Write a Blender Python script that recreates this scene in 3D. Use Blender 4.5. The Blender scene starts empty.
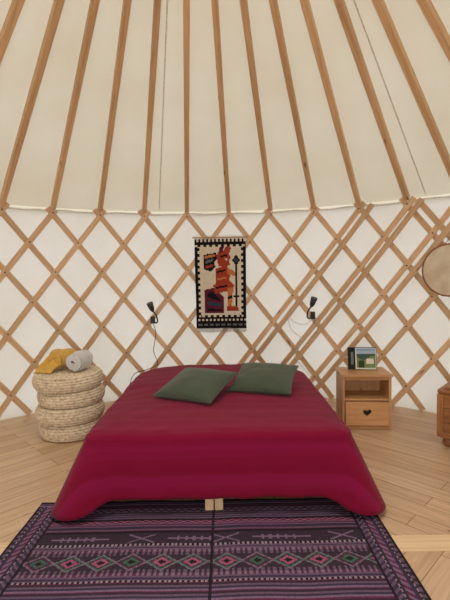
import bpy, math, random
from mathutils import Vector, Matrix, noise
random.seed(4)
S=bpy.context.scene
try:
    S.view_settings.view_transform='Standard'
except Exception: pass
CX,CY,R,WH=-0.10,1.80,3.20,2.10
APEX=4.12
NR=42; STEP=2*math.pi/NR; PH0=math.radians(-5.7)
def pol(phi,r,z): return Vector((CX+r*math.sin(phi),CY+r*math.cos(phi),z))

# ---------------- materials ----------------
def newmat(name):
    m=bpy.data.materials.new(name); m.use_nodes=True
    nt=m.node_tree; nt.nodes.clear()
    out=nt.nodes.new('ShaderNodeOutputMaterial')
    return m,nt,out
def N(nt,t,**k):
    n=nt.nodes.new(t)
    for a,b in k.items(): setattr(n,a,b)
    return n
def ramp(nt,stops):
    r=nt.nodes.new('ShaderNodeValToRGB'); e=r.color_ramp.elements
    while len(e)<len(stops): e.new(0.5)
    for i,(p,c) in enumerate(stops):
        e[i].position=p; e[i].color=(*c,1)
    return r
def wood(name,dark,light,rough=0.5,su=1.2,sv=28,bump=0.15):
    m,nt,out=newmat(name); L=nt.links.new
    uv=N(nt,'ShaderNodeUVMap')
    mp=N(nt,'ShaderNodeMapping'); mp.inputs['Scale'].default_value=(su,sv,1)
    L(uv.outputs[0],mp.inputs[0])
    n1=N(nt,'ShaderNodeTexNoise'); n1.inputs['Scale'].default_value=2; n1.inputs['Detail'].default_value=5; n1.inputs['Distortion'].default_value=0.6
    L(mp.outputs[0],n1.inputs['Vector'])
    r=ramp(nt,[(0.3,dark),(0.7,light)]); L(n1.outputs[0],r.inputs[0])
    mp2=N(nt,'ShaderNodeMapping'); mp2.inputs['Scale'].default_value=(0.35,1.1,1); L(uv.outputs[0],mp2.inputs[0])
    n2=N(nt,'ShaderNodeTexNoise'); n2.inputs['Scale'].default_value=1.0; n2.inputs['Detail'].default_value=1
    L(mp2.outputs[0],n2.inputs['Vector'])
    r2=ramp(nt,[(0.3,(0.80,0.77,0.72)),(0.7,(1.12,1.1,1.08))]); L(n2.outputs[0],r2.inputs[0])
    mx=N(nt,'ShaderNodeMixRGB',blend_type='MULTIPLY'); mx.inputs[0].default_value=1
    L(r.outputs[0],mx.inputs[1]); L(r2.outputs[0],mx.inputs[2])
    mp3=N(nt,'ShaderNodeMapping'); mp3.inputs['Scale'].default_value=(2.2,9,1); L(uv.outputs[0],mp3.inputs[0])
    vo=N(nt,'ShaderNodeTexVoronoi'); L(mp3.outputs[0],vo.inputs['Vector']); vo.inputs['Scale'].default_value=1
    r3=ramp(nt,[(0.04,(0.45,0.33,0.25)),(0.11,(1,1,1))]); L(vo.outputs['Distance'],r3.inputs[0])
    mx2=N(nt,'ShaderNodeMixRGB',blend_type='MULTIPLY'); mx2.inputs[0].default_value=1
    L(mx.outputs[0],mx2.inputs[1]); L(r3.outputs[0],mx2.inputs[2])
    b=N(nt,'ShaderNodeBsdfPrincipled'); b.inputs['Roughness'].default_value=rough
    L(mx2.outputs[0],b.inputs['Base Color'])
    bp=N(nt,'ShaderNodeBump'); bp.inputs['Strength'].default_value=bump; bp.inputs['Distance'].default_value=0.003
    L(n1.outputs[0],bp.inputs['Height']); L(bp.outputs[0],b.inputs['Normal'])
    L(b.outputs[0],out.inputs[0]); return m
def cloth(name,col,col2=None,scale=60,rough=0.9,bump=0.3,sheen=0.2,dist=0.003):
    m,nt,out=newmat(name); L=nt.links.new
    tc=N(nt,'ShaderNodeTexCoord')
    n=N(nt,'ShaderNodeTexNoise'); n.inputs['Scale'].default_value=scale; n.inputs['Detail'].default_value=4
    L(tc.outputs['Object'],n.inputs['Vector'])
    c2=col2 or tuple(c*0.75 for c in col)
    r=ramp(nt,[(0.35,c2),(0.65,col)]); L(n.outputs[0],r.inputs[0])
    b=N(nt,'ShaderNodeBsdfPrincipled'); b.inputs['Roughness'].default_value=rough
    b.inputs['Sheen Weight'].default_value=sheen
    L(r.outputs[0],b.inputs['Base Color'])
    bp=N(nt,'ShaderNodeBump'); bp.inputs['Strength'].default_value=bump; bp.inputs['Distance'].default_value=dist
    L(n.outputs[0],bp.inputs['Height']); L(bp.outputs[0],b.inputs['Normal'])
    L(b.outputs[0],out.inputs[0]); return m
def canvas(name,dif,tra,fac):
    m,nt,out=newmat(name); L=nt.links.new
    tc=N(nt,'ShaderNodeTexCoord')
    n=N(nt,'ShaderNodeTexNoise'); n.inputs['Scale'].default_value=1.6; n.inputs['Detail'].default_value=3
    L(tc.outputs['Object'],n.inputs['Vector'])
    bp=N(nt,'ShaderNodeBump'); bp.inputs['Strength'].default_value=0.35; bp.inputs['Distance'].default_value=0.05
    L(n.outputs[0],bp.inputs['Height'])
    def tint(c):
        r=ramp(nt,[(0.3,tuple(x*q for x,q in zip(c,(.93,.91,.86)))),(0.7,c)]); L(n.outputs[0],r.inputs[0]); return r
    d=N(nt,'ShaderNodeBsdfDiffuse'); t=N(nt,'ShaderNodeBsdfTranslucent')
    L(tint(dif).outputs[0],d.inputs[0]); L(tint(tra).outputs[0],t.inputs[0])
    L(bp.outputs[0],d.inputs['Normal'])
    mx=N(nt,'ShaderNodeMixShader'); mx.inputs[0].default_value=fac
    L(d.outputs[0],mx.inputs[1]); L(t.outputs[0],mx.inputs[2]); L(mx.outputs[0],out.inputs[0]); return m
def attrmat(name,rough=0.95,bscale=250):
    m,nt,out=newmat(name); L=nt.links.new
    a=N(nt,'ShaderNodeAttribute'); a.attribute_name='Col'
    tc=N(nt,'ShaderNodeTexCoord')
    n=N(nt,'ShaderNodeTexNoise'); n.inputs['Scale'].default_value=bscale; L(tc.outputs['Object'],n.inputs['Vector'])
    r=ramp(nt,[(0.3,(0.8,0.8,0.8)),(0.7,(1.1,1.1,1.1))]); L(n.outputs[0],r.inputs[0])
    mx=N(nt,'ShaderNodeMixRGB',blend_type='MULTIPLY'); mx.inputs[0].default_value=1
    L(a.outputs['Color'],mx.inputs[1]); L(r.outputs[0],mx.inputs[2])
    b=N(nt,'ShaderNodeBsdfPrincipled'); b.inputs['Roughness'].default_value=rough
    b.inputs['Specular IOR Level'].default_value=0.2
    L(mx.outputs[0],b.inputs['Base Color']); 
    bp=N(nt,'ShaderNodeBump'); bp.inputs['Strength'].default_value=0.4; bp.inputs['Distance'].default_value=0.002
    L(n.outputs[0],bp.inputs['Height']); L(bp.outputs[0],b.inputs['Normal'])
    L(b.outputs[0],out.inputs[0]); return m
def plain(name,col,rough=0.5,metal=0):
    return_m,nt,out=newmat(name)
    tc=N(nt,'ShaderNodeTexCoord'); n=N(nt,'ShaderNodeTexNoise'); n.inputs['Scale'].default_value=30
    nt.links.new(tc.outputs['Object'],n.inputs['Vector'])
    r=ramp(nt,[(0.3,tuple(c*0.9 for c in col)),(0.7,col)]); nt.links.new(n.outputs[0],r.inputs[0])
    b=N(nt,'ShaderNodeBsdfPrincipled'); nt.links.new(r.outputs[0],b.inputs['Base Color'])
    b.inputs['Roughness'].default_value=rough; b.inputs['Metallic'].default_value=metal
    nt.links.new(b.outputs[0],out.inputs[0]); return return_m

M_RAFT=wood('rafter_larch',(0.56,0.34,0.17),(0.76,0.51,0.29))
M_LATH=wood('lath_pine',(0.62,0.41,0.23),(0.82,0.59,0.38))
M_PINE=wood('pine_furniture',(0.50,0.26,0.11),(0.66,0.38,0.19),rough=0.4)
M_PINEL=wood('pine_light',(0.68,0.48,0.29),(0.80,0.61,0.41),rough=0.5)
M_CHEST=wood('chest_wood',(0.28,0.11,0.04),(0.44,0.20,0.08),rough=0.4)
M_WALLC=canvas('wall_canvas',(0.93,0.90,0.85),(0.60,0.60,0.575),0.5)
M_CEILC=canvas('roof_canvas',(0.86,0.82,0.70),(0.62,0.59,0.49),0.42)
M_SEAM=cloth('seam_tape',(0.82,0.79,0.70))
M_ROPE=cloth('white_piping',(0.85,0.85,0.83))
M_BLACK=plain('black_plastic',(0.02,0.02,0.02),0.4)
M_IRON=plain('iron',(0.06,0.055,0.05),0.45,0.8)
M_GREEN=cloth('green_cushion_fabric',(0.058,0.080,0.048),(0.042,0.058,0.035),scale=120)
M_YEL=cloth('mustard_towel_fabric',(0.80,0.50,0.10),(0.62,0.36,0.06),scale=110,bump=0.8,dist=0.006)
M_GREY=cloth('grey_towel_fabric',(0.78,0.79,0.80),(0.62,0.63,0.64),scale=110,bump=0.8,dist=0.006)
M_WHITE=cloth('white_fabric',(0.8,0.78,0.74))
M_WCORD=plain('white_cord',(0.75,0.75,0.73),0.5)
M_ATTR=attrmat('woven_wool')

# ---------------- mesh builder ----------------
class MB:
    def __init__(s): s.v=[];s.f=[];s.uv=[];s.m=[];s.sm=[]
    def face(s,idx,uvs,mat=0,smooth=False):
        s.f.append(idx); s.uv.append(uvs); s.m.append(mat); s.sm.append(smooth)
    def box(s,c,size,rot=None,mat=0,bev=0.0):
        c=Vector(c); hx,hy,hz=[a/2 for a in size]
        rot=rot or Matrix.Identity(3)
        ax=max(range(3),key=lambda i:size[i])
        ou,ov=random.random()*50,random.random()*50
        b=min(bev,hx*0.45,hy*0.45,hz*0.45)
        def uvp(p):
            o=[p[i] for i in range(3) if i!=ax]
            return (p[ax]+ou, o[0]+o[1]+ov)
        if b<=0:
            P=[Vector((x*hx,y*hy,z*hz)) for x in(-1,1) for y in(-1,1) for z in(-1,1)]
            F=[(0,1,3,2),(4,6,7,5),(0,4,5,1),(2,3,7,6),(0,2,6,4),(1,5,7,3)]
            base=len(s.v)
            for p in P: s.v.append(c+rot@p)
            for f in F: s.face([base+i for i in f],[uvp(P[i]) for i in f],mat)
        else:
            import bmesh
            bm=bmesh.new(); bmesh.ops.create_cube(bm,size=2)
            for v in bm.verts: v.co=Vector((v.co.x*hx,v.co.y*hy,v.co.z*hz))
            bmesh.ops.bevel(bm,geom=list(bm.edges),offset=b,segments=2,affect='EDGES',profile=0.5)
            base=len(s.v); bm.verts.index_update()
            for v in bm.verts: s.v.append(c+rot@v.co)
            for f in bm.faces: s.face([base+v.index for v in f.verts],[uvp(v.co) for v in f.verts],mat)
            bm.free()
    def sweep(s,pts,nrm,w,t,mat=0):
        ou,ov=random.random()*50,random.random()*50
        base=len(s.v); n=len(pts); L=0
        us=[]
        for i,p in enumerate(pts):
            if i: L+=(pts[i]-pts[i-1]).length
            us.append(L+ou)
            tg=(pts[min(i+1,n-1)]-pts[max(i-1,0)]).normalized()
            nn=nrm[i]; sd=tg.cross(nn).normalized(); nn=sd.cross(tg).normalized()
            for a,b in((-1,-1),(1,-1),(1,1),(-1,1)):
                s.v.append(p+sd*(a*w/2)+nn*(b*t/2))
        for i in range(n-1):
            for k in range(4):
                a=base+i*4+k; b=base+i*4+(k+1)%4
                wd=w if k%2==0 else t
                v0=ov+(0,w,w+t,2*w+t)[k]; v1=v0+wd
                s.face([a,b,b+4,a+4],[(us[i],v0),(us[i],v1),(us[i+1],v1),(us[i+1],v0)],mat)
        for e,o in((0,0),(n-1,1)):
            q=[base+e*4+k for k in range(4)]
            if o==0: q=q[::-1]
            s.face(q,[(us[e],ov),(us[e],ov+w),(us[e]+.01,ov+w),(us[e]+.01,ov)],mat)
    def tube(s,pts,r,mat=0,seg=8,cap=True,closed=False):
        base=len(s.v); n=len(pts)
        up=Vector((0,0,1)); prev=None
        for i,p in enumerate(pts):
            if closed: tg=(pts[(i+1)%n]-pts[i-1]).normalized()
            else: tg=(pts[min(i+1,n-1)]-pts[max(i-1,0)]).normalized()
            if prev is None:
                a=up if abs(tg.dot(up))<0.95 else Vector((1,0,0))
                sd=tg.cross(a).normalized()
            else: sd=(prev-tg*prev.dot(tg)).normalized()
            prev=sd; u2=tg.cross(sd)
            rr=r[i] if isinstance(r,(list,tuple)) else r
            for k in range(seg):
                a=2*math.pi*k/seg
                s.v.append(p+sd*math.cos(a)*rr+u2*math.sin(a)*rr)
        rng=n if closed else n-1
        for i in range(rng):
            for k in range(seg):
                k2=(k+1)%seg; j=(i+1)%n
                s.face([base+i*seg+k,base+i*seg+k2,base+j*seg+k2,base+j*seg+k],[(i*.1,k*.01),(i*.1,k*.01+.01),(i*.1+.1,k*.01+.01),(i*.1+.1,k*.01)],mat,True)
        if cap and not closed:
            for e in(0,n-1):
                s.face([base+e*seg+k for k in range(seg)],[(0,0)]*seg,mat)
    def lathe(s,prof,mat=0,seg=48,M=None,disp=None):
        M=M or Matrix.Identity(4); base=len(s.v); n=len(prof)
        for j,(r,z) in enumerate(prof):
            for k in range(seg):
                a=2*math.pi*k/seg; rr=r+(disp(a,j) if disp else 0)
                s.v.append(M@Vector((rr*math.cos(a),rr*math.sin(a),z)))
        for j in range(n-1):
            for k in range(seg):
                k2=(k+1)%seg
                s.face([base+j*seg+k,base+j*seg+k2,base+(j+1)*seg+k2,base+(j+1)*seg+k],
                  [(k/seg*1.2,j*.02),((k+1)/seg*1.2,j*.02),((k+1)/seg*1.2,j*.02+.02),(k/seg*1.2,j*.02+.02)],mat,True)
    def obj(s,name,mats,parent=None,loc=None,rot=None):
        me=bpy.data.meshes.new(name)
        me.from_pydata([tuple(v) for v in s.v],[],s.f)
        uvl=me.uv_layers.new(name='UVMap')
        flat=[c for f in s.uv for q in f for c in q]
        uvl.data.foreach_set('uv',flat)
        for m in mats: me.materials.append(m)
        me.polygons.foreach_set('material_index',s.m)
        me.polygons.foreach_set('use_smooth',s.sm)
        me.update()
        o=bpy.data.objects.new(name,me); S.collection.objects.link(o)
        if parent: o.parent=parent
        if loc is not None: o.location=loc
        if rot is not None: o.rotation_euler=rot
        return o
def empty(name,loc=(0,0,0),rz=0):
    e=bpy.data.objects.new(name,None); e.location=loc; e.rotation_euler=(0,0,rz); e.empty_display_size=0.1
    S.collection.objects.link(e); return e
def pixgrid(name,nx,ny,w,h,colf,mat,parent=None,curve=None):
    vs=[];fs=[];cols=[]
    for j in range(ny+1):
        for i in range(nx+1):
            p=Vector((w*(i/nx-.5),h*(j/ny-.5),0))
            if curve: p=curve(p)
            vs.append(tuple(p))
    for j in range(ny):
        for i in range(nx):
            a=j*(nx+1)+i; fs.append((a,a+1,a+nx+2,a+nx+1))
            c=colf(i,j); cols.extend([c[0],c[1],c[2],1.0]*4)
    me=bpy.data.meshes.new(name); me.from_pydata(vs,[],fs)
    at=me.color_attributes.new('Col','FLOAT_COLOR','CORNER'); at.data.foreach_set('color',cols)
    me.materials.append(mat); me.update()
    o=bpy.data.objects.new(name,me); S.collection.objects.link(o)
    if parent: o.parent=parent
    return o
def rgb(r,g,b):
    f=lambda c:(c/255/12.92 if c/255<=.04045 else ((c/255+.055)/1.055)**2.4)
    return (f(r),f(g),f(b))

# ---------------- room shell ----------------
m,nt,out=newmat('floor_boards'); L=nt.links.new
uv=N(nt,'ShaderNodeUVMap')
br=N(nt,'ShaderNodeTexBrick'); br.offset=0.37
br.inputs['Scale'].default_value=1; br.inputs['Brick Width'].default_value=2.3; br.inputs['Row Height'].default_value=0.135
br.inputs['Mortar Size'].default_value=0.0022; br.inputs['Mortar Smooth'].default_value=0.2
br.inputs['Color1'].default_value=(0.58,0.39,0.24,1); br.inputs['Color2'].default_value=(0.71,0.52,0.35,1); br.inputs['Mortar'].default_value=(0.24,0.13,0.07,1)
L(uv.outputs[0],br.inputs['Vector'])
mp=N(nt,'ShaderNodeMapping'); mp.inputs['Scale'].default_value=(1.2,22,1); L(uv.outputs[0],mp.inputs[0])
n1=N(nt,'ShaderNodeTexNoise'); n1.inputs['Scale'].default_value=2; n1.inputs['Detail'].default_value=5; n1.inputs['Distortion'].default_value=.8; L(mp.outputs[0],n1.inputs['Vector'])
r1=ramp(nt,[(0.3,(0.80,0.74,0.67)),(0.65,(1.05,1.04,1.03))]); L(n1.outputs[0],r1.inputs[0])
mx=N(nt,'ShaderNodeMixRGB',blend_type='MULTIPLY'); mx.inputs[0].default_value=1; L(br.outputs['Color'],mx.inputs[1]); L(r1.outputs[0],mx.inputs[2])
mp3=N(nt,'ShaderNodeMapping'); mp3.inputs['Scale'].default_value=(3,7.4,1); L(uv.outputs[0],mp3.inputs[0])
vo=N(nt,'ShaderNodeTexVoronoi'); vo.inputs['Scale'].default_value=1; L(mp3.outputs[0],vo.inputs['Vector'])
r3=ramp(nt,[(0.03,(0.45,0.3,0.2)),(0.09,(1,1,1))]); L(vo.outputs['Distance'],r3.inputs[0])
mx2=N(nt,'ShaderNodeMixRGB',blend_type='MULTIPLY'); mx2.inputs[0].default_value=1; L(mx.outputs[0],mx2.inputs[1]); L(r3.outputs[0],mx2.inputs[2])
b=N(nt,'ShaderNodeBsdfPrincipled'); b.inputs['Roughness'].default_value=.42; L(mx2.outputs[0],b.inputs['Base Color'])
bp=N(nt,'ShaderNodeBump'); bp.inputs['Strength'].default_value=.4; bp.inputs['Distance'].default_value=.002; bp.invert=True
L(br.outputs['Fac'],bp.inputs['Height']); L(bp.outputs[0],b.inputs['Normal']); L(b.outputs[0],out.inputs[0])
M_FLOOR=m
QY=2.16; RF=R+0.12
ph=math.acos((QY-CY)/RF)
mb=MB()
q=Vector((CX,QY,0))
for a0,a1,d in((0,ph,(1,-1)),(ph,math.pi,(1,1)),(-ph,0,(1,1)),(-math.pi,-ph,(1,-1))):
    d=Vector((*d,0)).normalized(); e=Vector((-d.y,d.x,0))
    pts=[q]+[pol(a0+(a1-a0)*i/24,RF,0) for i in range(25)]
    base=len(mb.v); mb.v+=pts
    mb.face(list(range(base+len(pts)-1,base-1,-1)),[(p.dot(d)+7,p.dot(e)+9) for p in pts[::-1]],0)
    lo=len(mb.v); mb.v+=[p-Vector((0,0,.08)) for p in pts]
    mb.face(list(range(lo,lo+len(pts))),[(0,0)]*len(pts),0)
mb.obj('floor',[M_FLOOR])
mb=MB()
W=math.sqrt(RF**2-(QY-CY)**2)-0.05
mb.box((CX,QY,0.0015),(2*W,0.13,0.003)); mb.box((CX,CY,0.001),(0.13,2*RF-.1,0.002))
mb.obj('trim_floor_joint',[M_PINEL])

mb=MB(); NA=300; NZ=14; g=math.radians(12)
base=0
for j in range(NZ+1):
    z=WH*j/NZ+0.0
    for i in range(NA+1):
        a=-math.pi+g+(2*math.pi-2*g)*i/NA
        r=R+0.042+0.022*noise.noise(Vector((a*9,z*.8,0)))+0.010*noise.noise(Vector((a*34+z*2,z*1.5,3)))
        mb.v.append(pol(a,r,z))
for j in range(NZ):
    for i in range(NA):
        a=j*(NA+1)+i; mb.face([a,a+1,a+NA+2,a+NA+1],[(i,j)]*4,0,True)
mb.obj('wall_back',[M_WALLC])
mb=MB()
for j in range(2):
    for i in range(7):
        mb.v.append(pol(math.pi-g+2*g*i/6,R+.035,1.92+.18*j))
for i in range(6): mb.face([i,i+1,i+8,i+7],[(0,0)]*4,0,True)
mb.obj('wall_front',[M_WALLC])
mb=MB(); yd=CY-R*math.cos(g)-.06
hw=R*math.sin(g)-.06
for sx in(-1,1): mb.box((CX+sx*hw,yd,0.925),(.08,.09,1.85),bev=.005)
mb.box((CX,yd,1.88),(2*hw+.2,.1,.08),bev=.005); mb.box((CX,yd,.03),(2*hw,.12,.06),bev=.005)
mb.obj('door_1',[M_PINE])

def roofz(r): return WH+(APEX-WH)*(1-r/R)
RC=0.55
mb=MB(); rr=[R+.045-(R+.045-RC)*i/24 for i in range(25)]; NA=168
for r in rr:
    for i in range(NA):
        a=2*math.pi*i/NA
        ph_=((a-PH0)/STEP)%1.0
        sag=-0.018*math.sin(math.pi*ph_)+0.006*noise.noise(Vector((a*6,r*2,1)))
        mb.v.append(pol(a,r,roofz(r)+0.06+sag*min(1,(R+.05-r)*3)))
for j in range(24):
    for i in range(NA):
        i2=(i+1)%NA; mb.face([j*NA+i,j*NA+i2,(j+1)*NA+i2,(j+1)*NA+i],[(0,0)]*4,0,True)
b0=len(mb.v)
for z in(WH+.065,WH-.02):
    for i in range(NA): mb.v.append(pol(2*math.pi*i/NA,R+.066,z))
for i in range(NA):
    i2=(i+1)%NA; mb.face([b0+i,b0+i2,b0+NA+i2,b0+NA+i],[(0,0)]*4,0,True)
mb.obj('ceiling',[M_CEILC])
mb=MB()
mb.tube([pol(2*math.pi*i/200,R+.02,WH+.0+.006*math.sin(i*.9)+.004*math.sin(i*2.3)) for i in range(200)],.008,closed=True,seg=6)
mb.obj('trim_wall_rope',[M_ROPE])
mb=MB()
for k in range(NR):
    a0=PH0+k*STEP
    if k%6==5:
        a=a0+STEP*.35
        pts=[pol(a,x,roofz(x)+0.04) for x in(R-.02,2.4,1.6,RC+.1)]
        mb.sweep(pts,[Vector((0,0,1))]*4,.010,.002)
mb.obj('trim_ceiling_seams',[M_SEAM])

mb=MB()
for k in range(NR):
    a=PH0+k*STEP
    pts=[pol(a,r,roofz(r)+.005) for r in(R-.035,2.2,1.3,RC)]
    nn=Vector(((APEX-WH)/R*math.sin(a),(APEX-WH)/R*math.cos(a),1)).normalized()
    mb.sweep(pts,[nn]*4,.046,.055)
mb.obj('roof_rafters',[M_RAFT])
mb=MB()
z=roofz(RC)
mb.lathe([(RC+.03,-.07),(RC+.03,.09),(RC-.06,.09),(RC-.06,-.07),(RC+.03,-.07)],seg=64,M=Matrix.Translation((CX,CY,z)))
for k in range(4):
    a=k*math.pi/4
    pts=[Vector((CX+t*RC*math.sin(a),CY+t*RC*math.cos(a),z+.05+.14*(1-t*t))) for t in[-1,-.6,-.2,.2,.6,1]]
    mb.sweep(pts,[Vector((0,0,1))]*6,.045,.03)
mb.obj('crown_ring',[M_RAFT])

# lattice
mb=MB()
SL=1.27; ZT=WH-.03
def latt(kk,sgn,rad,off=0,zb=.02,zt=ZT+.075):
    a0=PH0+kk*STEP+off; n=14
    pts=[];nr=[]
    for i in range(n+1):
        z=zb+(zt-zb)*i/n; a=a0+sgn*(ZT-z)/(SL*R)
        if abs(a)>math.radians(166): return
        pts.append(pol(a,rad,z)); nr.append(Vector((math.sin(a),math.cos(a),0)))
    mb.sweep(pts,nr,.056,.013)
for k in range(-20,22):
    latt(k,1,R-.005,random.uniform(-.008,.008),zt=ZT+random.uniform(.03,.07))
    latt(k,-1,R-.021,random.uniform(-.008,.008),zt=ZT+random.uniform(.03,.07))
for k in(5,6,7):
    latt(k,1,R-.037,math.radians(2.2),zt=ZT+.03)
    latt(k-1,-1,R-.050,math.radians(2.2),zt=ZT+.03)
dz=SL*R*STEP/2
for k in range(-17,18):
    for j in range(0,8):
        z=ZT-j*dz
        if z<.05: break
        a=PH0+k*STEP+(j%2)*STEP/2
        p=pol(a,R-.030,z); nrm=Vector((-math.sin(a),-math.cos(a),0))
        mb.tube([p,p+nrm*.007],.007,mat=1,seg=8)
mb.obj('lattice_wall_frame',[M_LATH,M_IRON])

# ---------------- rugs ----------------
DK=rgb(58,46,60); MV=rgb(106,84,108); PK=rgb(160,88,122); GR=rgb(124,112,130); GN=rgb(70,98,88); NV=rgb(62,52,76); CR=rgb(156,138,152); WN=rgb(98,46,78); BK=rgb(36,30,37); LV=rgb(124,100,128)
def rugcol(x,v,w,side):
    xo=x if side<0 else w-x
    jit=0.86+0.28*random.random()
    def out(c): return tuple(q*jit for q in c)
    if xo<.15 and v>.05:
        if xo<.010: return out(BK)
        if xo<.030: return out(MV if int(v/.02)%2 else DK)
        if xo<.037: return out(CR if int(v/.016)%2 else BK)
        if xo<.058: return out(NV)
        if xo<.085: return out(LV if int((v+xo)/.022)%2 else WN)
        if xo<.100: return out(DK)
        if xo<.107: return out(CR if int(v/.016)%2 else BK)
        if xo<.135: return out(MV if (int((v-xo)/.02)%2) else NV)
        return out(BK)
    per=0.86
    t=v%per
    if t<.02: return out(BK)
    if t<.10:
        return out([DK,MV,NV,LV,DK,WN][int(t/.0125)%6])
    if t<.125: return out(LV if (int(x/.024)+int(t/.0125))%2 else DK)
    if t<.20: return out([NV,MV,DK,LV][int(t/.011)%4])
    if t<.215: return out(BK)
    if t<.24: return out(PK if (int(x/.024)+int(t/.0125))%2 else DK)
    if t<.32: return out([DK,MV,WN,LV,NV][int(t/.0115)%5])
    if t<.335: return out(BK)
    if t<.43:
        c=abs(t-.385); xx=(x-.16)%.62
        if .05<xx<.36 and c<.005: return out(LV)
        if xx>.46 and abs(c-abs(xx-.53)*.5)<.006 and xx<.60: return out(LV)
        if .10<xx<.30 and c<.020 and int(xx/.014)%3==1: return out(LV)
        return out(DK)
    if t<.445: return out(CR if int(x/.012)%2 else BK)
    if t<.48: return out([MV,NV,MV][int((t-.445)/.012)%3])
    if t<.495: return out(GR if int(x/.014)%2 else WN)
    if t<.655:
        c=abs(t-.575); xx=abs((x%.15)-.075)
        d=xx/.075+c/.058
        kk=int(x/.15)%3
        if d<.30: return out(BK)
        if d<.62: return out([PK,GN,PK][kk])
        if d<.78: return out(DK)
        if d<.95: return out([GN,WN,GN][kk])
        if d<1.10: return out(GR)
        return out(MV if c>.05 and int(x/.014)%2 else DK)
    if t<.67: return out(GR if int(x/.014)%2 else WN)
    if t<.70: return out([MV,NV][int(t/.012)%2])
    if t<.715: return out(CR if int(x/.012)%2 else BK)
    return out([DK,MV,NV,LV,WN][int(t/.012)%5])
def rug(x0,x1,y0,y1,side,rz,nm='kilim_rug'):
    w=x1-x0;h=y1-y0;c=.0062
    nx,ny=int(w/c),int(h/c)
    def cf(i,j):
        # selvedge: dark binding along the inner long edge
        if (side<0 and i>=nx-1) or (side>0 and i<1): return BK
        return rugcol((i+.5)/nx*w,h-(j+.5)/ny*h,w,side)
    def cv(p): 
        return Vector((p.x,p.y+.012*noise.noise(Vector((p.x*2.5,x0,5))),.007+.0025*noise.noise(Vector((p.x*5,p.y*5,x0)))))
    o=pixgrid(nm,nx,ny,w,h,cf,M_ATTR,curve=cv)
    md=o.modifiers.new('thick','SOLIDIFY'); md.thickness=.005; md.offset=-1
    o.location=((x0+x1)/2,(y0+y1)/2,0.003); o.rotation_euler=(0,0,rz); return o
rug(-1.155,-.0888,.95,2.61,-1,0)
rug(-.0882,.855,.95,2.61,1,0)

# ---------------- bed ----------------
BX0,BX1,BY0,BY1,ZT_=-.85,.74,2.50,4.50,.475
bed=empty('double_bed')
mb=MB()
for x in(-.83,-.085,.72):
    for y in(BY0-.0,3.45,BY1-.1):
        for dx in ((-.0,) if abs(x)>.2 else (-.028,.028)):
            mb.box((x+dx,y+.0,.100),(.05,.05,.165),bev=.004)
for y in(BY0+.03,BY1-.08): 
    mb.box((-.465,y+.0,.155),(.68,.028,.08),bev=.003); mb.box((.325,y+.0,.155),(.74,.028,.08),bev=.003)
for x in(-.83,.72): mb.box((x,3.45,.135),(.03,1.9,.09),bev=.003)
for i in range(12): mb.box((-.05,2.6+i*.16,.19),(1.52,.09,.02),bev=.002)
mb.obj('bed_frame',[M_PINEL],bed)
mb=MB(); mb.box((-.055,(BY0+BY1)/2+.02,.32),(1.42,BY1-BY0-.18,.20),bev=.05)
mb.obj('mattress',[M_WHITE],bed)
def rrect(x0,x1,y0,y1,rf,rb,nseg=16,ns=64):
    P=[]
    def arc(cx,cy,r,a0):
        for i in range(nseg):
            a=a0+(math.pi/2)*(i/nseg); P.append((cx+r*math.cos(a),cy+r*math.sin(a),math.cos(a),math.sin(a),(i/nseg-.5)))
    def line(ax,ay,bx,by,nx,ny):
        for i in range(ns):
            t=i/ns; P.append((ax+(bx-ax)*t,ay+(by-ay)*t,nx,ny,None))
    line(x0+rf,y0,x1-rf,y0,0,-1); arc(x1-rf,y0+rf,rf,-math.pi/2)
    line(x1,y0+rf,x1,y1-rb,1,0); arc(x1-rb,y1-rb,rb,0)
    line(x1-rb,y1,x0+rb,y1,0,1); arc(x0+rb,y1-rb,rb,math.pi/2)
    line(x0,y1-rb,x0,y0+rf,-1,0); arc(x0+rf,y0+rf,rf,math.pi)
    return P
P=rrect(BX0,BX1,BY0,BY1,.07,.48)
nP=len(P); cx,cy=(BX0+BX1)/2,(BY0+BY1)/2
mb=MB()
T=[.03,.08,.15,.22,.3,.38,.45,.52,.6,.66,.72,.78,.83,.88,.92,.96]
def wr(x,y):
    # soft creases running diagonally over the spread
    a=noise.noise(Vector((x*3.5+y*1.2,y*5.5-x*1.5,4)))
    return .005*(1-abs(a)*2.2)+.003*noise.noise(Vector((x*9,y*14,2)))
def topz(x,y):
    u=(x-cx)/.8; v=(y-cy)/1.0
    return ZT_+.020*(1-u*u)*(1-v*v)+.010*noise.noise(Vector((x*2.2,y*2.2,0)))+wr(x,y)
for t in T:
    for (x,y,nx,ny,c) in P:
        X,Y=cx+(x-cx)*t,cy+(y-cy)*t
        mb.v.append(Vector((X,Y,topz(X,Y)-.03*max(0,t-.85)*2)))
nD=22; uvs=[[ (v.x,v.y) for v in mb.v[k*nP:(k+1)*nP]] for k in range(len(T))]
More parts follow.
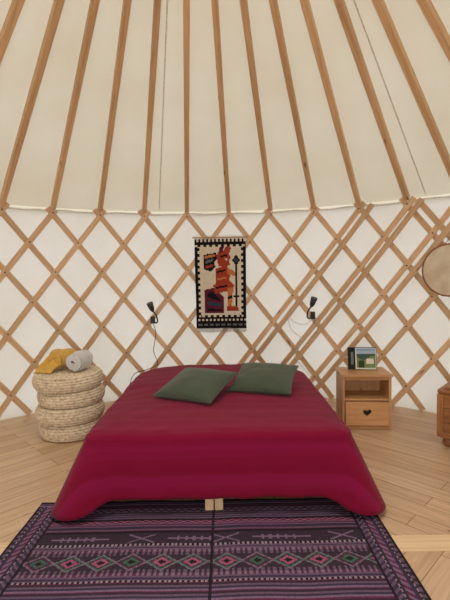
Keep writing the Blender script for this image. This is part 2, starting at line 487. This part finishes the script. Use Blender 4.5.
for j in range(nD+1):
    s=j/nD; row=[]
    for i,(x,y,nx,ny,c) in enumerate(P):
        front=max(0,-ny); back=max(0,ny)
        ex=x-(BX0 if x<cx else BX1); ey=y-BY0
        corner=math.exp(-(ex*ex/.010+ey*ey/.03))
        sidey=math.exp(-max(0,ey)/.5) if abs(nx)>.5 else 0
        hem=.108*(1-back)+.12*back+.005*noise.noise(Vector((x*3,y*3,9)))-.078*corner
        if abs(nx)>.9: hem-=.03+.03*sidey
        hem=max(.028,hem)
        zt=topz(x,y)-.010
        a=min(1,s/.3)*math.pi/2
        rad=.04
        out_=rad*math.sin(a)-rad*.75
        if s<=.3: z=zt-rad*(1-math.cos(a))
        else: z=(zt-rad)+(hem-(zt-rad))*(s-.3)/.7
        d=max(0,(s-.3)/.7)
        fold=.010*noise.noise(Vector((x*6,y*6,1)))+.005*math.sin((x*1.0+y*1.3)*23+2*noise.noise(Vector((x*3,y*3,7))))
        fl=d*(.125*abs(nx)+.050*front+.06*back+.07*corner)+d*fold
        X,Y=x+nx*(out_+fl),y+ny*(out_+fl)
        mb.v.append(Vector((X,Y,z)))
        dr=(zt-z)
        row.append((x+nx*dr,y+ny*dr))
    uvs.append(row)
tot=len(T)+nD+1
for j in range(tot-1):
    for i in range(nP):
        i2=(i+1)%nP
        mb.face([j*nP+i,j*nP+i2,(j+1)*nP+i2,(j+1)*nP+i],[uvs[j][i],uvs[j][i2],uvs[j+1][i2],uvs[j+1][i]],0,True)
mb.face(list(range(nP))[::1],[uvs[0][i] for i in range(nP)],0,True)
m,nt,out=newmat('crimson_bedspread'); L=nt.links.new
uv=N(nt,'ShaderNodeUVMap'); mp=N(nt,'ShaderNodeMapping'); mp.inputs['Scale'].default_value=(.03,11,1); L(uv.outputs[0],mp.inputs[0])
n=N(nt,'ShaderNodeTexNoise'); n.inputs['Scale'].default_value=1; n.inputs['Detail'].default_value=2; L(mp.outputs[0],n.inputs['Vector'])
r=ramp(nt,[(.38,rgb(122,8,46)),(.50,rgb(124,9,50)),(.53,rgb(128,13,58)),(.64,rgb(131,16,64))]); L(n.outputs[0],r.inputs[0])
b=N(nt,'ShaderNodeBsdfPrincipled'); b.inputs['Roughness'].default_value=.85; b.inputs['Sheen Weight'].default_value=.08; b.inputs['Specular IOR Level'].default_value=.12
L(r.outputs[0],b.inputs['Base Color'])
mp2=N(nt,'ShaderNodeMapping'); mp2.inputs['Scale'].default_value=(60,400,1); L(uv.outputs[0],mp2.inputs[0])
n2=N(nt,'ShaderNodeTexNoise'); n2.inputs['Scale'].default_value=1; L(mp2.outputs[0],n2.inputs['Vector'])
bp=N(nt,'ShaderNodeBump'); bp.inputs['Strength'].default_value=.3; bp.inputs['Distance'].default_value=.002; L(n2.outputs[0],bp.inputs['Height']); L(bp.outputs[0],b.inputs['Normal'])
L(b.outputs[0],out.inputs[0]); M_RED=m
o=mb.obj('bedspread',[M_RED],bed)
md=o.modifiers.new('t','SOLIDIFY'); md.thickness=.006; md.offset=1

def cushion(name,loc,rot,a=.240,b_=.235,T_=.068):
    mb=MB(); n=26
    for s in(1,-1):
        base=len(mb.v)
        for j in range(n+1):
            for i in range(n+1):
                u=-1+2*i/n; v=-1+2*j/n
                u=math.sin(u*math.pi/2); v=math.sin(v*math.pi/2)
                h=T_*max(0,(1-u*u)*(1-v*v))**.42
                x=a*u*(1-.07*(1-v*v)); y=b_*v*(1-.07*(1-u*u))
                h+=.010*noise.noise(Vector((x*12,y*12,s+loc[0])))*(1-u**4)*(1-v**4)
                mb.v.append(Vector((x,y,s*h)))
        for j in range(n):
            for i in range(n):
                k=base+j*(n+1)+i; f=[k,k+1,k+n+2,k+n+1]
                if s<0:f=f[::-1]
                mb.face(f,[(0,0)]*4,0,True)
    edge=[]
    for t in range(4*n):
        k,i=divmod(t,n); u=-1+2*i/n; u=math.sin(u*math.pi/2)
        uu,vv=[(u,-1),(1,u),(-u,1),(-1,-u)][k]
        edge.append(Vector((a*uu*(1-.07*(1-vv*vv)),b_*vv*(1-.07*(1-uu*uu)),0)))
    mb.tube(edge,.005,closed=True,seg=6)
    return mb.obj(name,[M_GREEN],None,loc,rot)
cushion('green_cushion',(-.225,3.26,.575),(math.radians(14),math.radians(0),math.radians(-27)))
cushion('green_cushion',(.305,3.42,.577),(math.radians(14),math.radians(0),math.radians(-17)))

# ---------------- wicker poufs ----------------
m,nt,out=newmat('seagrass_weave'); L=nt.links.new
tc=N(nt,'ShaderNodeTexCoord'); n=N(nt,'ShaderNodeTexNoise'); n.inputs['Scale'].default_value=38; n.inputs['Detail'].default_value=3; L(tc.outputs['Object'],n.inputs['Vector'])
r=ramp(nt,[(.3,(0.56,.43,.29)),(.5,(.76,.64,.47)),(.7,(.88,.79,.63))]); L(n.outputs[0],r.inputs[0])
b=N(nt,'ShaderNodeBsdfPrincipled'); b.inputs['Roughness'].default_value=.8; L(r.outputs[0],b.inputs['Base Color']); L(b.outputs[0],out.inputs[0]); M_WICK=m
def basket(name,loc,Rb,h):
    mb=MB()
    def coil(pts_r,pts_z,seg=110,idx=0,cr=.012):
        k=len(mb.v); ns=8
        for i in range(seg*2):
            a=2*math.pi*i/(seg*2)
            for q_ in range(ns):
                b2=2*math.pi*q_/ns
                rr_=cr*(1+.22*math.sin(a*44+idx*math.pi+b2))
                mb.v.append(Vector(((pts_r+rr_*math.cos(b2))*math.cos(a),(pts_r+rr_*math.cos(b2))*math.sin(a),pts_z+rr_*math.sin(b2))))
        T2=seg*2
        for i in range(T2):
            for q_ in range(ns):
                q2=(q_+1)%ns;i2=(i+1)%T2
                mb.face([k+i*ns+q_,k+i2*ns+q_,k+i2*ns+q2,k+i*ns+q2],[(0,0)]*4,0,True)
    nr=6
    for i in range(nr):
        t=(i+.5)/nr; z=h*(.04+.92*t)
        rr_=Rb*(.89+.11*math.sin(math.pi*t)**.7)
        coil(rr_-.010,z,idx=i,cr=h/nr*.55)
    rr_=Rb*.89-.010; i=0
    while rr_>.02:
        coil(rr_,h-.012,seg=70,idx=i,cr=.011); rr_-=.021; i+=1
    mb.lathe([(0.001,.004),(Rb*.84,.004),(Rb*.93,h*.5),(Rb*.84,h-.01),(.001,h-.01)],seg=48)
    o=mb.obj(name,[M_WICK],None,loc); o.rotation_euler=(0,0,loc[0]*7+loc[2]*5); return o
bx,by=-1.41,3.86
hs=.140
basket('wicker_pouf',(bx+.012,by,.003),.285,hs)
basket('wicker_pouf',(bx,by-.01,.003+hs+.001),.294,hs)
basket('wicker_pouf',(bx+.008,by+.01,.003+2*hs+.002),.288,hs)
basket('wicker_pouf',(bx-.012,by,.003+3*hs+.003),.300,hs)
ztop=.003+4*hs+.008
def towel(name,loc,rot,Lg,Rr,mat,turns=3.2,parent=None):
    mb=MB(); n=90; nl=14
    pr=[]
    for i in range(n+1):
        a=turns*2*math.pi*i/n; r_=Rr*(.12+.88*(i/n))
        pr.append((r_*math.cos(a),r_*math.sin(a)))
    th=Rr/turns*.42
    ring=[]
    for sgn in(1,-1):
        idx=range(n+1) if sgn>0 else range(n,-1,-1)
        for i in idx:
            x,y=pr[i]; l=math.hypot(x,y) or 1
            ring.append((x+sgn*th*x/l,y+sgn*th*y/l))
    m_=len(ring)
    for j in range(nl+1):
        u=j/nl
        e=1-.10*(2*u-1)**6
        for (x,y) in ring:
            nz=.006*noise.noise(Vector((x*20,y*20,u*3)))
            tel=.012*(1-math.hypot(x,y)/Rr)*(1 if j==nl else(-1 if j==0 else 0))
            mb.v.append(Vector((Lg*(u-.5)+tel,x*e+nz,y*e+nz)))
    for j in range(nl):
        for i in range(m_):
            i2=(i+1)%m_; mb.face([j*m_+i,j*m_+i2,(j+1)*m_+i2,(j+1)*m_+i],[(0,0)]*4,0,True)
    for j in(0,nl):
        for i in range(n):
            a=j*m_+i; b2=j*m_+i+1; c=j*m_+(m_-1-i-1); d=j*m_+(m_-1-i)
            mb.face([a,b2,c,d],[(0,0)]*4,0,False)
    return mb.obj(name,[mat],parent,loc,rot)
towel('grey_towel',(bx+.090,by-.0,ztop+.091),(math.radians(200),0,math.radians(82)),.24,.080,M_GREY)
yt=empty('yellow_towel',(bx-.085,by+.03,ztop))
towel('towel_roll',(0,.05,.100),(math.radians(160),0,math.radians(70)),.22,.084,M_YEL,2.6,yt)
mb=MB(); n=30
for j in range(n+1):
    for i in range(n+1):
        u=i/n; v=j/n
        x=-.035-.06*v+.17*(u-.5)*(1-.10*v)
        y=.04-.19*v
        z=.175*(1-v)**1.1+.008+.012*noise.noise(Vector((u*6,v*5,2)))*min(1,v*4)
        z+=.020*math.sin(u*11+v*3)*math.sin(math.pi*min(1,v*1.1+.05))
        z-=.04*(2*u-1)**2*(1-v)
        mb.v.append(Vector((x+.015*math.sin(v*5),y+.02*math.sin(u*5),max(.006,z))))
for j in range(n):
    for i in range(n):
        k=j*(n+1)+i; mb.face([k,k+1,k+n+2,k+n+1],[(0,0)]*4,0,True)
o=mb.obj('towel_fold',[M_YEL],yt)
md=o.modifiers.new('t','SOLIDIFY'); md.thickness=.012; md.offset=1

# ---------------- nightstand ----------------
W_,D_,H_=.43,.32,.50
ns=empty('nightstand',(1.255,3.94,0),math.radians(-4))
mb=MB()
for sx in(-1,1):
    mb.box((sx*(W_/2-.012),0,H_/2-.01),(.022,D_-.02,H_-.02),bev=.002)
mb.box((0,0,H_-.011),(W_+.02,D_+.01,.022),bev=.004)
mb.box((0,0,.27),(W_-.046,D_-.03,.018),bev=.002)
mb.box((0,0,.03),(W_-.046,D_-.03,.018),bev=.002)
mb.box((0,D_/2-.02,H_/2),(W_-.046,.01,H_-.06))
mb.box((0,-D_/2+.018,H_-.038),(W_-.046,.016,.03),bev=.002)
mb.box((0,-D_/2+.018,.018),(W_-.046,.016,.03),bev=.002)
mb.obj('nightstand_case',[M_PINE],ns)
mb=MB(); dw=W_-.056
for sx in(-1,1): mb.box((sx*(dw/2-.007),-.01,.148),(.014,D_-.06,.20),bev=.001)
mb.box((0,-.01,.05),(dw-.03,D_-.06,.01)); mb.box((0,D_/2-.05,.148),(dw-.03,.012,.20))
mb.obj('drawer_box',[M_PINEL],ns)
cu=bpy.data.curves.new('drawer_front','CURVE'); cu.dimensions='2D'; cu.fill_mode='BOTH'; cu.extrude=.008; cu.bevel_depth=.001
def spl(pts):
    s_=cu.splines.new('POLY'); s_.points.add(len(pts)-1)
    for p,q_ in zip(s_.points,pts): p.co=(q_[0],q_[1],0,1)
    s_.use_cyclic_u=True
spl([(-dw/2,-.105),(dw/2,-.105),(dw/2,.105),(-dw/2,.105)])
hp=[]
for i in range(40):
    t=2*math.pi*i/40; hp.append((.0024*16*math.sin(t)**3,.0024*(13*math.cos(t)-5*math.cos(2*t)-2*math.cos(3*t)-math.cos(4*t))+.01))
spl(hp)
tmp=bpy.data.objects.new('tmpc',cu); S.collection.objects.link(tmp)
dg=bpy.context.evaluated_depsgraph_get(); me=bpy.data.meshes.new_from_object(tmp.evaluated_get(dg))
bpy.data.objects.remove(tmp)
uvl=me.uv_layers.new(name='UVMap') if not me.uv_layers else me.uv_layers[0]
for lp in me.loops:
    c=me.vertices[lp.vertex_index].co; uvl.data[lp.index].uv=(c.x+3,c.y+c.z+5)
uvl.name='UVMap'
me.materials.clear(); me.materials.append(M_PINE)
o=bpy.data.objects.new('drawer_front',me); S.collection.objects.link(o); o.parent=ns
o.location=(0,-D_/2+.006,.15); o.rotation_euler=(math.radians(90),0,0)
def bookcol(i,j):
    u=i/44; v=j/32
    if u<.25:
        if .08<u<.17 and .2<v<.8: return rgb(120,130,128)
        return rgb(42,46,44)
    if u<.29: return rgb(225,225,222)
    if u>.96 or v<.05 or v>.95: return rgb(232,232,228)
    if v>.70: return rgb(170,195,215) if v<.86 else rgb(135,170,205)
    if v>.52+.10*math.sin(u*9): return rgb(70,98,86)
    if .62<u<.9 and .22<v<.5: return rgb(232,228,220)
    if .35<u<.55 and v<.4: return rgb(60,72,52)
    return rgb(128,145,98)
bk=empty('picture_frame',(1.265,3.99,H_+.002),math.radians(-6))
o=pixgrid('photo',44,32,.250,.195,bookcol,M_ATTR,bk); o.rotation_euler=(math.radians(80),0,0); o.location=(.0,-.007,.102)
mb=MB(); RX=Matrix.Rotation(math.radians(-10),3,'X')
mb.box((0,.003,.1025),(.262,.014,.205),rot=RX,bev=.002)
mb.box((0,.055,.080),(.05,.006,.16),rot=Matrix.Rotation(math.radians(22),3,'X'),bev=.001)
mb.obj('frame_back',[M_BLACK],bk)

# ---------------- chest ----------------
ch=empty('wooden_chest',(2.08,3.33,0),math.radians(-42))
mb=MB(); w,d,h=.66,.42,.40
for i in range(3):
    z=.09+.055+i*.115
    for sy in(-1,1): mb.box((0,sy*(d/2-.01),z),(w,.02,.112),bev=.003)
    for sx in(-1,1): mb.box((sx*(w/2-.01),0,z),(.02,d-.042,.112),bev=.003)
mb.box((0,0,.10),(w-.04,d-.04,.02))
mb.box((0,0,.45),(w+.03,d+.03,.03),bev=.006); mb.box((0,0,.475),(w-.05,d-.05,.02),bev=.006)
for sx in(-1,1):
    for sy in(-1,1): mb.box((sx*(w/2-.005),sy*(d/2-.005),.26),(.045,.045,.34),bev=.006)
mb.box((0,-d/2-.004,.105),(w+.02,.03,.045),bev=.005); mb.box((0,d/2+.004,.105),(w+.02,.03,.045),bev=.005)
mb.obj('chest_body',[M_CHEST],ch)
mb=MB()
for sx in(-1,1):
    for sy in(-1,1):
        mb.lathe([(.001,0),(.022,.002),(.036,.02),(.040,.042),(.034,.064),(.02,.08),(.02,.09)],seg=20,M=Matrix.Translation((sx*(w/2-.05),sy*(d/2-.05),0)))
mb.obj('bun_feet',[M_CHEST],ch)
mb=MB()
mb.box((0,-d/2-.014,.40),(.07,.008,.09),bev=.002); mb.tube([Vector((-.03,-d/2-.02,.38)),Vector((-.02,-d/2-.035,.35)),Vector((.02,-d/2-.035,.35)),Vector((.03,-d/2-.02,.38))],.005)
for sx in(-.22,.22): mb.box((sx,-d/2-.002,.30),(.03,.006,.26),bev=.001)
mb.obj('iron_fittings',[M_IRON],ch)

# ---------------- frame drum ----------------
M_SKIN=cloth('drum_skin_hide',(0.80,0.72,0.58),(0.62,0.51,0.37),scale=7,rough=.6,bump=.1,sheen=0)
pd=math.radians(44.8); rd=R-.105
nrm=Vector((-math.sin(pd),-math.cos(pd),0))
dr=empty('frame_drum',pol(pd,rd,1.41)); dr.rotation_euler=nrm.to_track_quat('Z','Y').to_euler()
mb=MB(); DR=.245
mb.lathe([(DR,-.04),(DR,.036),(DR-.012,.040),(DR-.016,.034),(DR-.012,-.04),(DR,-.04)],seg=64); mb.obj('drum_hoop',[M_CHEST],dr)
mb=MB(); mb.lathe([(.001,.034),(DR*.6,.033),(DR-.014,.035)],seg=64)
mb.obj('drum_skin',[M_SKIN],dr)
mb=MB()
for k in range(24):
    a=2*math.pi*k/24; b2=a+.13; c=a-.13
    p0=Vector(((DR+.003)*math.cos(a),(DR+.003)*math.sin(a),.036))
    for q_ in(b2,c): mb.tube([p0,Vector(((DR+.003)*math.cos(q_),(DR+.003)*math.sin(q_),-.042))],.0025,seg=5)
mb.obj('lacing',[M_ROPE],dr)
mb=MB()
mb.tube([Vector((-.06,DR-.01,-.02)),Vector((0,DR+.09,-.03)),Vector((.06,DR-.01,-.02))],.003,seg=6)
mb.obj('hanging_cord',[M_BLACK],dr)

# ---------------- tapestry ----------------
GWn,GHn=52,92
K_=rgb(24,22,26);C_=rgb(222,213,194);R_=rgb(164,66,46);G_=rgb(104,108,112);P_=rgb(96,34,56);O_=rgb(196,122,78);T_=rgb(50,66,84)
def inside(px,py,poly):
    c=False;n=len(poly);j=n-1
    for i in range(n):
        xi,yi=poly[i];xj,yj=poly[j]
        if (yi>py)!=(yj>py) and px<(xj-xi)*(py-yi)/(yj-yi)+xi: c=not c
        j=i
    return c
polys=[
 ([(9,16),(22,14),(23,20),(20,24),(21,29),(16,33),(9,31)],K_),
 ([(10,17),(21,15.5),(21,18),(10,20)],O_),
 ([(11,22),(19,20),(18,23),(11,25)],G_),
 ([(11,27),(19,26),(18,29),(11,30)],R_),
 ([(22,16),(30,12),(32,6),(37,9),(35,16),(37,20),(35,22),(36,27),(30,29),(24,28)],R_),
 ([(26,17),(33,16),(33,18),(26,19)],K_),([(31,20),(33,20),(33,22),(31,22)],C_),
 ([(26,7),(30,8),(29,13),(24,15)],P_),
 ([(21,30),(33,28),(37,34),(34,45),(21,48)],R_),
 ([(22,33),(31,31),(31,33),(22,35)],K_),([(22,40),(32,39),(32,41),(22,42)],O_),
 ([(33,29),(43,35),(43,39),(33,36)],O_),
 ([(41,18),(42.6,18),(42.6,74),(41,74)],K_),
 ([(42,16),(46,22),(42,28),(38,22)],K_),([(42,19),(44,22),(42,25),(40,22)],T_),
 ([(39,58),(45,58),(45,60),(39,60)],K_),
 ([(9,52),(19,50),(29,59),(29,76),(9,76)],P_),
 ([(12,56),(18,54),(25,61),(25,64),(12,60)],K_),([(12,64),(27,66),(27,69),(12,68)],T_),([(12,71),(27,72),(27,74),(12,74)],K_),
 ([(18,47),(36,43),(40,48),(37,53),(20,56)],R_),
 ([(33,50),(39,50),(37,70),(33,70)],O_),([(32,69),(43,69),(45,74),(32,74)],R_),
 ([(33,59),(38,58),(38,61),(33,62)],K_),
 ([(21,49),(33,47),(33,49),(21,51)],K_)]
def tap(i,j):
    y=GHn-1-j; x=i
    jit=.93+.14*random.random()
    c=C_
    if y<3: c=C_ if (x//2)%2 else K_
    elif y<6: c=K_
    elif y<8: c=K_ if (x//3)%2 else C_
    elif y>=80:
        c=K_
        if y in(82,83) and (x//2)%2: c=C_
        if y in(87,88): c=G_ if (x//2)%3 else K_
    elif x<3 or x>=GWn-3: c=K_
    elif (x<5 or x>=GWn-5): c=K_ if ((y//3)%2) else C_
    elif y>=78: c=K_ if (x//3)%2 else C_
    else:
        for p,cc in polys:
            if inside(x+.5,y+.5,p): c=cc
    return tuple(q_*jit for q_ in c)
pt=math.radians(1.0)
te=empty('woven_tapestry',pol(pt,R-.07,1.30))
o=pixgrid('textile',GWn,GHn,.575,1.02,tap,M_ATTR,te,curve=lambda p:Vector((p.x*(1+.01*math.sin(p.y*5)),p.y,.006*math.sin(p.x*9+p.y*2))))
o.rotation_euler=(math.radians(90),0,-pt)
md=o.modifiers.new('t','SOLIDIFY'); md.thickness=.006
mb=MB()
mb.tube([Vector((-.31,0,.525)),Vector((.31,0,.525))],.009,seg=8)
mb.obj('hanging_rod',[M_RAFT],te)
mb=MB()
for i in range(60):
    x=-.28+.56*i/59; l=.035+.012*random.random()
    mb.tube([Vector((x,0,-.505)),Vector((x+random.uniform(-.004,.004),-.004,-.51-l))],.0028,seg=4)
    if i%2==0: mb.tube([Vector((x,0,.505)),Vector((x,-.004,.55))],.0025,seg=4)
mb.obj('fringe',[M_WHITE],te)

# ---------------- reading lamps ----------------
def lamp(phi,z,mir,cordpts,cmat):
    base=pol(phi,R-.055,z)
    e=empty('reading_lamp',base,-phi)
    mb=MB()
    mb.box((0,0,0),(.05,.05,.08),bev=.006); mb.box((0,-.03,.0),(.035,.02,.05),bev=.004)
    g_=[Vector((0,-.03,0)),Vector((mir*.03,-.07,-.03)),Vector((mir*.045,-.11,.0)),Vector((mir*.03,-.13,.06)),Vector((mir*-.005,-.13,.11))]
    pts=[]
    for i in range(len(g_)-1):
        for t in range(6):
            t/=6; a=g_[max(i-1,0)];b=g_[i];c=g_[i+1];d=g_[min(i+2,len(g_)-1)]
            pts.append(.5*((2*b)+(c-a)*t+(2*a-5*b+4*c-d)*t*t+(3*b-a-3*c+d)*t**3))
    pts.append(g_[-1])
    mb.tube(pts,.008,seg=8)
    h0=g_[-1]; dv=Vector((mir*-.35,-.25,.9)).normalized()
    mb.tube([h0-dv*.01,h0+dv*.01,h0+dv*.03,h0+dv*.10],[.010,.022,.028,.036],seg=16)
    mb.obj('lamp_body',[M_BLACK],e)
    mb=MB(); mb.tube(cordpts,.004,seg=6); mb.obj('cord',[cmat],e)
def crv(pts,n=8):
    g_=[Vector(p) for p in pts]; o_=[]
    for i in range(len(g_)-1):
        for t in range(n):
            t/=n; a=g_[max(i-1,0)];b=g_[i];c=g_[i+1];d=g_[min(i+2,len(g_)-1)]
            o_.append(.5*((2*b)+(c-a)*t+(2*a-5*b+4*c-d)*t*t+(3*b-a-3*c+d)*t**3))
    return o_+[g_[-1]]
lamp(math.radians(-13.2),.91,1,crv([(0,0,-.03),(.03,-.01,-.15),(-.0,-.01,-.35),(.04,-.01,-.5),(-.08,-.01,-.56),(-.22,-.01,-.6),(-.28,-.01,-.75),(-.26,-.01,-.88)]),M_BLACK)
lamp(math.radians(19.8),.94,-1,crv([(0,0,-.02),(-.08,-.01,-.1),(-.2,-.01,-.08),(-.27,-.01,-.02),(-.24,-.01,-.16),(-.12,-.01,-.28),(-.2,-.01,-.45),(-.1,-.01,-.6),(-.02,-.01,-.7),(-.05,-.01,-.9)]),M_WCORD)

# ---------------- light / world ----------------
w=bpy.data.worlds.new('daylight'); S.world=w; w.use_nodes=True
bg=w.node_tree.nodes['Background']; bg.inputs[0].default_value=(1.0,0.99,0.97,1); bg.inputs[1].default_value=1.5
def area(name,loc,rot,sx,sy,e,col=(1,.97,.93)):
    l=bpy.data.lights.new(name,'AREA'); l.shape='RECTANGLE'; l.size=sx; l.size_y=sy; l.energy=e; l.color=col
    o=bpy.data.objects.new(name,l); o.location=loc; o.rotation_euler=rot; S.collection.objects.link(o)
area('doorway_daylight',(CX,yd-.15,1.0),(math.radians(90),0,0),1.1,1.7,36)
area('crown_daylight',(CX,CY,roofz(RC)+.3),(0,0,0),.9,.9,62,(1,.97,.92))

# ---------------- camera ----------------
cd=bpy.data.cameras.new('camera'); cam=bpy.data.objects.new('camera',cd); S.collection.objects.link(cam)
cd.sensor_width=36; cd.lens=26; cd.clip_start=.05
Mx=Matrix.Translation((0,0,1.4))@Matrix.Rotation(math.radians(90-3.3),4,'X')@Matrix.Rotation(math.radians(-1.0),4,'Z')
cam.matrix_world=Mx
S.camera=cam
